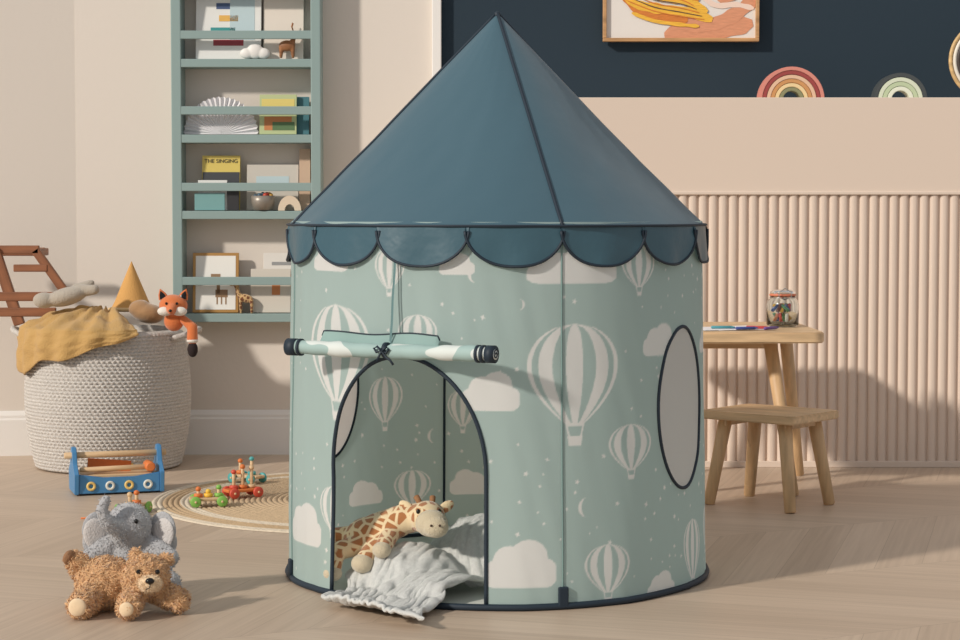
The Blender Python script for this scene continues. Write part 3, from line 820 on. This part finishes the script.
i=card('beige_picture_book',250,290,3,44,C('bk_beige',(210,202,190)),yo=.05)
onto(i[0],i,'tree',.02,.09,.03,.05,C('bk_or',(200,130,80)),1)
i=card('white_picture_book',262,309,3,60,C('bk_pale',(226,221,214)),yo=.07)
onto(i[0],i,'ball',.03,.12,.04,.04,C('bk_terr',(190,110,80)),1); onto(i[0],i,'txt',-.02,.18,.07,.012,C('bk_grey',(150,150,150)),1)

# ---------------------------------------------------------------- painting
pd=7.37
pn=empty('framed_abstract_painting',(WX(679.5,pd),WALLY-.02,0))
pw=155*pd/F; zb_=WZ(43,pd); zt_=WZ(-95,pd); ph=zt_-zb_; fw=.013
FM=wood('frame_oak',(190,146,100))
for nme,s,l in [('frame_bottom',(pw,.03,fw),(0,0,zb_+fw/2)),('frame_top',(pw,.03,fw),(0,0,zt_-fw/2)),('frame_left',(fw,.03,ph-2*fw),(-pw/2+fw/2,0,(zb_+zt_)/2)),('frame_right',(fw,.03,ph-2*fw),(pw/2-fw/2,0,(zb_+zt_)/2))]:
    box(nme,s,l,FM,pn,bev=.002)
box('canvas',(pw-2*fw,.01,ph-2*fw),(0,.005,(zb_+zt_)/2),mat('canvas',(230,224,218),rough=.8),pn,bev=0)
sn=0
def stroke(P,w,m,lay):
    global sn; sn+=1
    P=[Vector((a,0,b)) for a,b in P]; Q=[]
    for i in range(len(P)-1):
        p0=P[max(0,i-1)];p1=P[i];p2=P[i+1];p3=P[min(len(P)-1,i+2)]
        for k in range(12):
            t=k/12; Q.append(.5*((2*p1)+(p2-p0)*t+(2*p0-5*p1+4*p2-p3)*t*t+(3*p1-p0-3*p2+p3)*t**3))
    V=[];Fc=[];y=-.001-.0006*lay; n=len(Q)
    for i,q in enumerate(Q):
        t=(Q[min(i+1,n-1)]-Q[max(i-1,0)]).normalized(); nn=Vector((-t.z,0,t.x)); ww=w*(.95+.35*noise.noise(Vector((i*.2,lay,0))))*min(1,(i+2)/5,(n-i+1)/5)
        for s in (-1,1):
            p=q+nn*ww*s; p.x=max(-pw/2+fw,min(pw/2-fw,p.x)); p.z=max(zb_+fw,p.z); V.append((p.x,y,p.z))
    for i in range(n-1): Fc.append((2*i,2*i+1,2*i+3,2*i+2))
    mesh('brush_stroke_%d'%sn,V,Fc,m,pn)
z=zb_
SA=mat('paint_salmon',(216,150,116),rough=.8,var=.12,vscale=30,stretch=(1,1,8)); OR=mat('paint_orange',(212,126,56),rough=.8,var=.15,vscale=30,stretch=(1,1,8)); YE=mat('paint_yellow',(238,184,66),rough=.8,var=.15,vscale=30,stretch=(1,1,8)); MA=mat('paint_umber',(86,66,62),rough=.8); PK=mat('paint_pink',(238,212,196),rough=.8)
stroke([(-.06,z+.020),(.12,z+.040),(.27,z+.07)],.034,SA,1)
stroke([(-.02,z+.070),(.10,z+.060),(.20,z+.10),(.27,z+.16)],.026,SA,2)
stroke([(.13,z+.16),(.20,z+.18),(.27,z+.20)],.026,SA,2.5)
stroke([(.04,z+.20),(.12,z+.135),(.20,z+.135),(.27,z+.12)],.010,PK,3)
stroke([(-.21,z+.175),(-.16,z+.120),(-.07,z+.090),(.03,z+.078)],.018,OR,4)
stroke([(-.22,z+.20),(-.17,z+.140),(-.08,z+.120),(.02,z+.108),(.12,z+.078)],.018,YE,5)
stroke([(-.17,z+.21),(-.08,z+.165),(.02,z+.145),(.10,z+.105)],.016,YE,6)
stroke([(-.12,z+.225),(-.02,z+.190),(.07,z+.150)],.012,OR,6.5)
stroke([(-.18,z+.105),(-.10,z+.076),(.0,z+.062),(.07,z+.056)],.007,YE,7)
for q in range(5):
    stroke([(-.20+.012*q,z+.150+.012*q),(-.10,z+.112+.014*q),(.0,z+.092+.015*q),(.09-.01*q,z+.080+.012*q)],.0016,MA if q%2 else OR,8+q*.3)
stroke([(-.24,z+.215),(-.21,z+.19),(-.22,z+.17)],.004,MA,10)
stroke([(-.02,z+.225),(.08,z+.205),(.17,z+.225)],.016,YE,3.5)

# ---------------------------------------------------------------- rainbow toys on ledge
def rainbow(name,px,d,cols,ro,w,dep=.06,sx=1):
    e=empty(name,(WX(px,d),d-5,pz),0)
    r=ro
    for k,c in enumerate(cols):
        extr('arch_%d'%(k+1),[(x*sx,z_) for x,z_ in archpoly(r,r-w)],dep,C(name+'%d'%k,c,.5),e,loc=(0,0,.001),bev=.0015); r-=w+.0012
    return e
rainbow('wooden_rainbow',789,7.2,[(214,140,126),(156,70,68),(226,190,160),(205,150,96),(235,210,160),(140,140,104)],.118,.0135)
e=rainbow('stacking_arch',897,7.2,[(70,76,78),(214,222,200),(190,205,170),(228,232,214)],.096,.015)
hp=empty('wooden_hoop',(WX(984,7.22),2.20,pz))
HM=wood('hoop_wood',(206,172,120))
for k,(rr,yy,mm) in enumerate([(.135,0,HM),(.120,.0,C('hoop_white',(228,222,210))),(.107,.0,C('hoop_dark',(70,60,56)))]):
    tube('ring_%d'%(k+1),[(rr*math.cos(2*math.pi*i/64),yy,.1435+rr*math.sin(2*math.pi*i/64)) for i in range(64)],.0072,mm,hp,10,True)

# ---------------------------------------------------------------- table & stool
def rtop(name,sx,sy_,t,z,m,par,rad_=.05,loc=(0,0)):
    bm=bmesh.new(); n=8;P=[]
    for cx,cy,a0 in ((1,1,0),(-1,1,90),(-1,-1,180),(1,-1,270)):
        for k in range(n+1):
            a=rad(a0+90*k/n); P.append((cx*(sx/2-rad_)+rad_*math.cos(a),cy*(sy_/2-rad_)+rad_*math.sin(a)))
    vs=[bm.verts.new((x,y,0)) for x,y in P]; f=bm.faces.new(vs)
    r=bmesh.ops.extrude_face_region(bm,geom=[f]); bmesh.ops.translate(bm,vec=(0,0,t),verts=[g for g in r['geom'] if isinstance(g,bmesh.types.BMVert)])
    bmesh.ops.recalc_face_normals(bm,faces=bm.faces)
    bmesh.ops.bevel(bm,geom=[e for e in bm.edges if abs(e.calc_face_angle(0))>1],offset=.004,segments=2,affect='EDGES')
    o=frombm(name,bm,m,par,False); o.location=(loc[0],loc[1],z-t); return o
tb_=empty('childrens_table',(.79,1.5,0))
rtop('table_top',.57,.60,.034,.525,PINE,tb_,.04)
for k,(tx,ty,fx_,fy) in enumerate([(.135,-.13,.205,-.20),(.235,.20,.30,.29),(-.2,-.2,-.245,-.25),(-.2,.2,-.245,.26)]):
    rod('leg_%d'%(k+1),(tx,ty,.492),(fx_,fy,0),.022,.017,PINEZ,tb_)
box('apron',(.40,.02,.05),(.0,.2,.466),PINE,tb_)
st=empty('childrens_stool',(.890,1.115,0),rad(-40))
rtop('seat',.335,.28,.026,.292,PINE,st,.02)
for k,(sx_,sy2) in enumerate([(-1,-1),(1,-1),(1,1),(-1,1)]):
    rod('leg_%d'%(k+1),(sx_*.105,sy2*.085,.266),(sx_*.145,sy2*.115,0),.0215,.0175,PINEZ,st)
for s in (-1,1): box('cleat_%s'%('a' if s<0 else 'b'),(.03,.21,.02),(s*.105,0,.256),PINE,st)
jz=.525
jr=empty('glass_jar',(WX(783,6.5),1.50,jz))
GL=mat('jar_glass',(245,250,250),rough=.03,trans=1)
jp=[(.001,.001),(.045,.001),(.052,.008),(.053,.07),(.050,.085),(.040,.095),(.040,.103),(.037,.103),(.037,.093),(.047,.083),(.050,.07),(.049,.010),(.001,.005)]
lathe('jar_body',jp,GL,jr,seg=36)
lathe('lid',[(.001,.122),(.030,.121),(.041,.115),(.042,.108),(.001,.106)],GL,jr,seg=36)
tube('rubber_seal',[(.040*math.cos(2*math.pi*i/40),.040*math.sin(2*math.pi*i/40),.1045) for i in range(40)],.0038,C('seal',(206,120,90)),jr,8,True)
ST=mat('steel',(190,190,190),rough=.25,metal=1)
tube('clip_wire',[(.0,-.041,.09),(.02,-.052,.10),(.02,-.052,.115),(0,-.047,.127),(-.02,-.052,.115),(-.02,-.052,.10),(0,-.041,.09)],.0018,ST,jr,6)
tube('neck_wire',[(.0415*math.cos(2*math.pi*i/40),.0415*math.sin(2*math.pi*i/40),.096) for i in range(40)],.0015,ST,jr,6,True)
cc=[(200,60,50),(235,180,60),(80,140,90),(240,235,225),(60,90,150),(210,120,60),(120,70,60)]
for k in range(26):
    a=k*2.399; r0=.034*math.sqrt(((k%13)+.5)/13); z0=.012+.034*(k//13)
    tilt=random.uniform(-.9,.9); t2=random.uniform(0,6.28)
    dx,dy,dz=.016*math.sin(tilt)*math.cos(t2),.016*math.sin(tilt)*math.sin(t2),.016*math.cos(tilt)
    cx,cy=r0*.8*math.cos(a),r0*.8*math.sin(a)
    rod('crayon_stub_%d'%k,(cx-dx,cy-dy,z0+.016-dz),(cx+dx,cy+dy,z0+.016+dz),.0058,.0052,C('bead%d'%(k%7),cc[k%7],.35),jr,10)
pp_=empty('drawing_paper',(.80,1.38,.526),.25)
box('sheet',(.24,.17,.0012),(0,0,.0016),C('sheet_paper',(240,240,244)),pp_,bev=0)
box('sheet_under',(.24,.17,.0010),(.02,.03,.0004),C('sheet_paper',(236,236,240)),pp_,rot=(0,0,.3),bev=0)
tube('scribble',[(.02+.03*math.cos(i*.5),-.01+.02*math.sin(i*.9),.0027) for i in range(40)],.0008,C('ink',(60,90,160)),pp_,4)
for k,(x,y,a,c) in enumerate([(.02,-.06,.3,(60,80,150)),(.06,-.02,-.4,(190,60,60)),(.10,-.05,.8,(110,80,150)),(-.05,-.01,.1,(80,150,160))]):
    e=empty('crayon',(.82+x,1.36+y,.533),a)
    rod('stick',(-.035,0,0),(.03,0,0),.0045,.0045,C('cr%d'%k,c),e,10); rod('tip',(.03,0,0),(.042,0,0),.004,.0012,C('cr%d'%k,c),e,10)

# ---------------------------------------------------------------- toolbox
tl=empty('wooden_toolbox',(-1.170,1.40,0),rad(18))
BL=mat('toy_blue',(74,134,182),rough=.45)
ppoly=[(-.075,0),(.075,0),(.085,.065),(.040,.095),(.026,.13),(.015,.145),(-.015,.145),(-.026,.13),(-.040,.095),(-.085,.065)]
for s in (-1,1):
    extr('end_%s'%('a' if s<0 else 'b'),ppoly,.014,BL,tl,loc=(s*.135,0,.004),rot=(0,0,math.pi/2),bev=.002)
front=[(-.128,0),(.128,0),(.128,.062),(.05,.050),(-.05,.050),(-.128,.062)]
for s in (-1,1):
    extr('side_%s'%('a' if s<0 else 'b'),front,.012,BL if s<0 else PINE,tl,loc=(0,s*.066,.006),bev=.002)
box('bottom',(.256,.12,.010),(0,0,.01),PINE,tl)
box('tray',(.256,.115,.010),(0,0,.058),PINE,tl)
rod('handle',(-.165,0,.122),(.160,0,.122),.010,.010,PINE,tl)
for k in range(4):
    lathe('washer_%d'%k,[(.007,0),(.015,0),(.015,.004),(.007,.004),(.007,0)],C('wash%d'%(k%2),[(235,200,120),(225,225,215)][k%2]),tl,seg=24,loc=(-.09+.06*k,-.0725,.030),rot=(math.pi/2,0,0))
rod('hammer_shaft',(-.12,-.03,.078),(.10,-.035,.082),.008,.008,PINE,tl); rod('hammer_head',(.10,-.07,.084),(.10,.0,.084),.016,.016,C('toy_orange',(216,120,60)),tl)
box('saw',(.14,.006,.035),(-.02,.02,.085),C('toy_orange',(216,120,60)),tl,rot=(0,.1,0))
rod('screwdriver',(-.06,.04,.075),(.06,.04,.078),.007,.006,C('toy_yellow',(235,190,70)),tl)

# ---------------------------------------------------------------- pull-along toys
def pull(name,loc,rz,base_c,wheel_c,pegs):
    e=empty(name,loc,rz)
    box('plank',(.115,.045,.010),(0,0,.022),base_c,e,bev=.003)
    for q,sx_ in enumerate((-1,1)):
        rod('axle_%d'%q,(sx_*.040,-.030,.0165),(sx_*.040,.030,.0165),.0025,.0025,PINE,e,8)
        for s in (-1,1):
            lathe('wheel_%d%d'%(q,s+1),[(.001,-.005),(.014,-.005),(.0165,-.003),(.0165,.003),(.014,.005),(.001,.005)],wheel_c,e,seg=24,loc=(sx_*.040,s*.030,.0165),rot=(math.pi/2,0,0))
            ell('hub_%d%d'%(q,s+1),(.004,.003,.004),(sx_*.040,s*.0355,.0165),PINE,e,seg=10)
    for k,(x,h,c) in enumerate(pegs):
        rod('peg_%d'%k,(x,0,.027),(x,0,.027+h),.0055,.0055,PINE,e,12); ell('peg_top_%d'%k,(.0085,.0085,.008),(x,0,.030+h),c,e,seg=14)
        lathe('ring_%d'%k,[(.006,0),(.013,.001),(.014,.006),(.013,.011),(.006,.012)],c,e,seg=20,loc=(x,0,.027))
    return e
rz_=.0072
GRN=C('toy_green',(130,184,84)); ORG=C('toy_orange',(216,120,60)); RED=C('toy_red',(206,80,60)); YEL=C('toy_yellow',(235,190,70)); TEL=C('toy_teal',(80,166,166))
pull('pull_along_toy',(WX(207,6.05),1.04,rz_),rad(12),PINE,GRN,[(-.03,.022,ORG),(.0,.014,YEL),(.032,.026,GRN)])
pull('pull_along_toy',(WX(242,6.25),1.23,rz_),rad(30),ORG,RED,[(-.03,.05,RED),(.0,.065,ORG),(.03,.06,PINE)])
pull('pull_along_toy',(WX(248,6.62),1.56,rz_),rad(-35),PINE,TEL,[(-.03,.04,ORG),(.02,.05,TEL)])
pull('pull_along_toy',(-1.035,.93,0),rad(70),PINE,GRN,[(-.02,.03,PINE),(.02,.03,ORG)])
cord=empty('pull_cord'); tube('cord',[(-1.05+x,.86+y,.003) for x,y in [(.02,-.01),(.03,-.05),(.0,-.08),(-.05,-.07),(-.08,-.03),(-.12,-.04)]],.0025,ORG,cord,6)

# ---------------------------------------------------------------- lights & camera
def sun(name,az,el_,st_,col,ang_):
    l=bpy.data.lights.new(name,'SUN'); l.energy=st_; l.color=col; l.angle=rad(ang_)
    o=bpy.data.objects.new(name,l); sc.collection.objects.link(o)
    d=Vector((math.sin(rad(az))*math.cos(rad(el_)),math.cos(rad(az))*math.cos(rad(el_)),-math.sin(rad(el_))))
    o.rotation_euler=d.to_track_quat('-Z','Y').to_euler(); o.location=(-3,-3,3)
sun('sun_light',52,27,2.9,(1,.92,.82),3.5)
w=bpy.data.worlds.new('World'); sc.world=w; w.use_nodes=True
w.node_tree.nodes['Background'].inputs[0].default_value=(.98,.98,1,1)
w.node_tree.nodes['Background'].inputs[1].default_value=.47
cam=bpy.data.cameras.new('camera'); co=bpy.data.objects.new('camera',cam); sc.collection.objects.link(co)
co.location=campos; co.rotation_euler=(math.pi/2-pit,0,0); cam.lens=75; cam.sensor_width=36; cam.clip_end=50
sc.camera=co
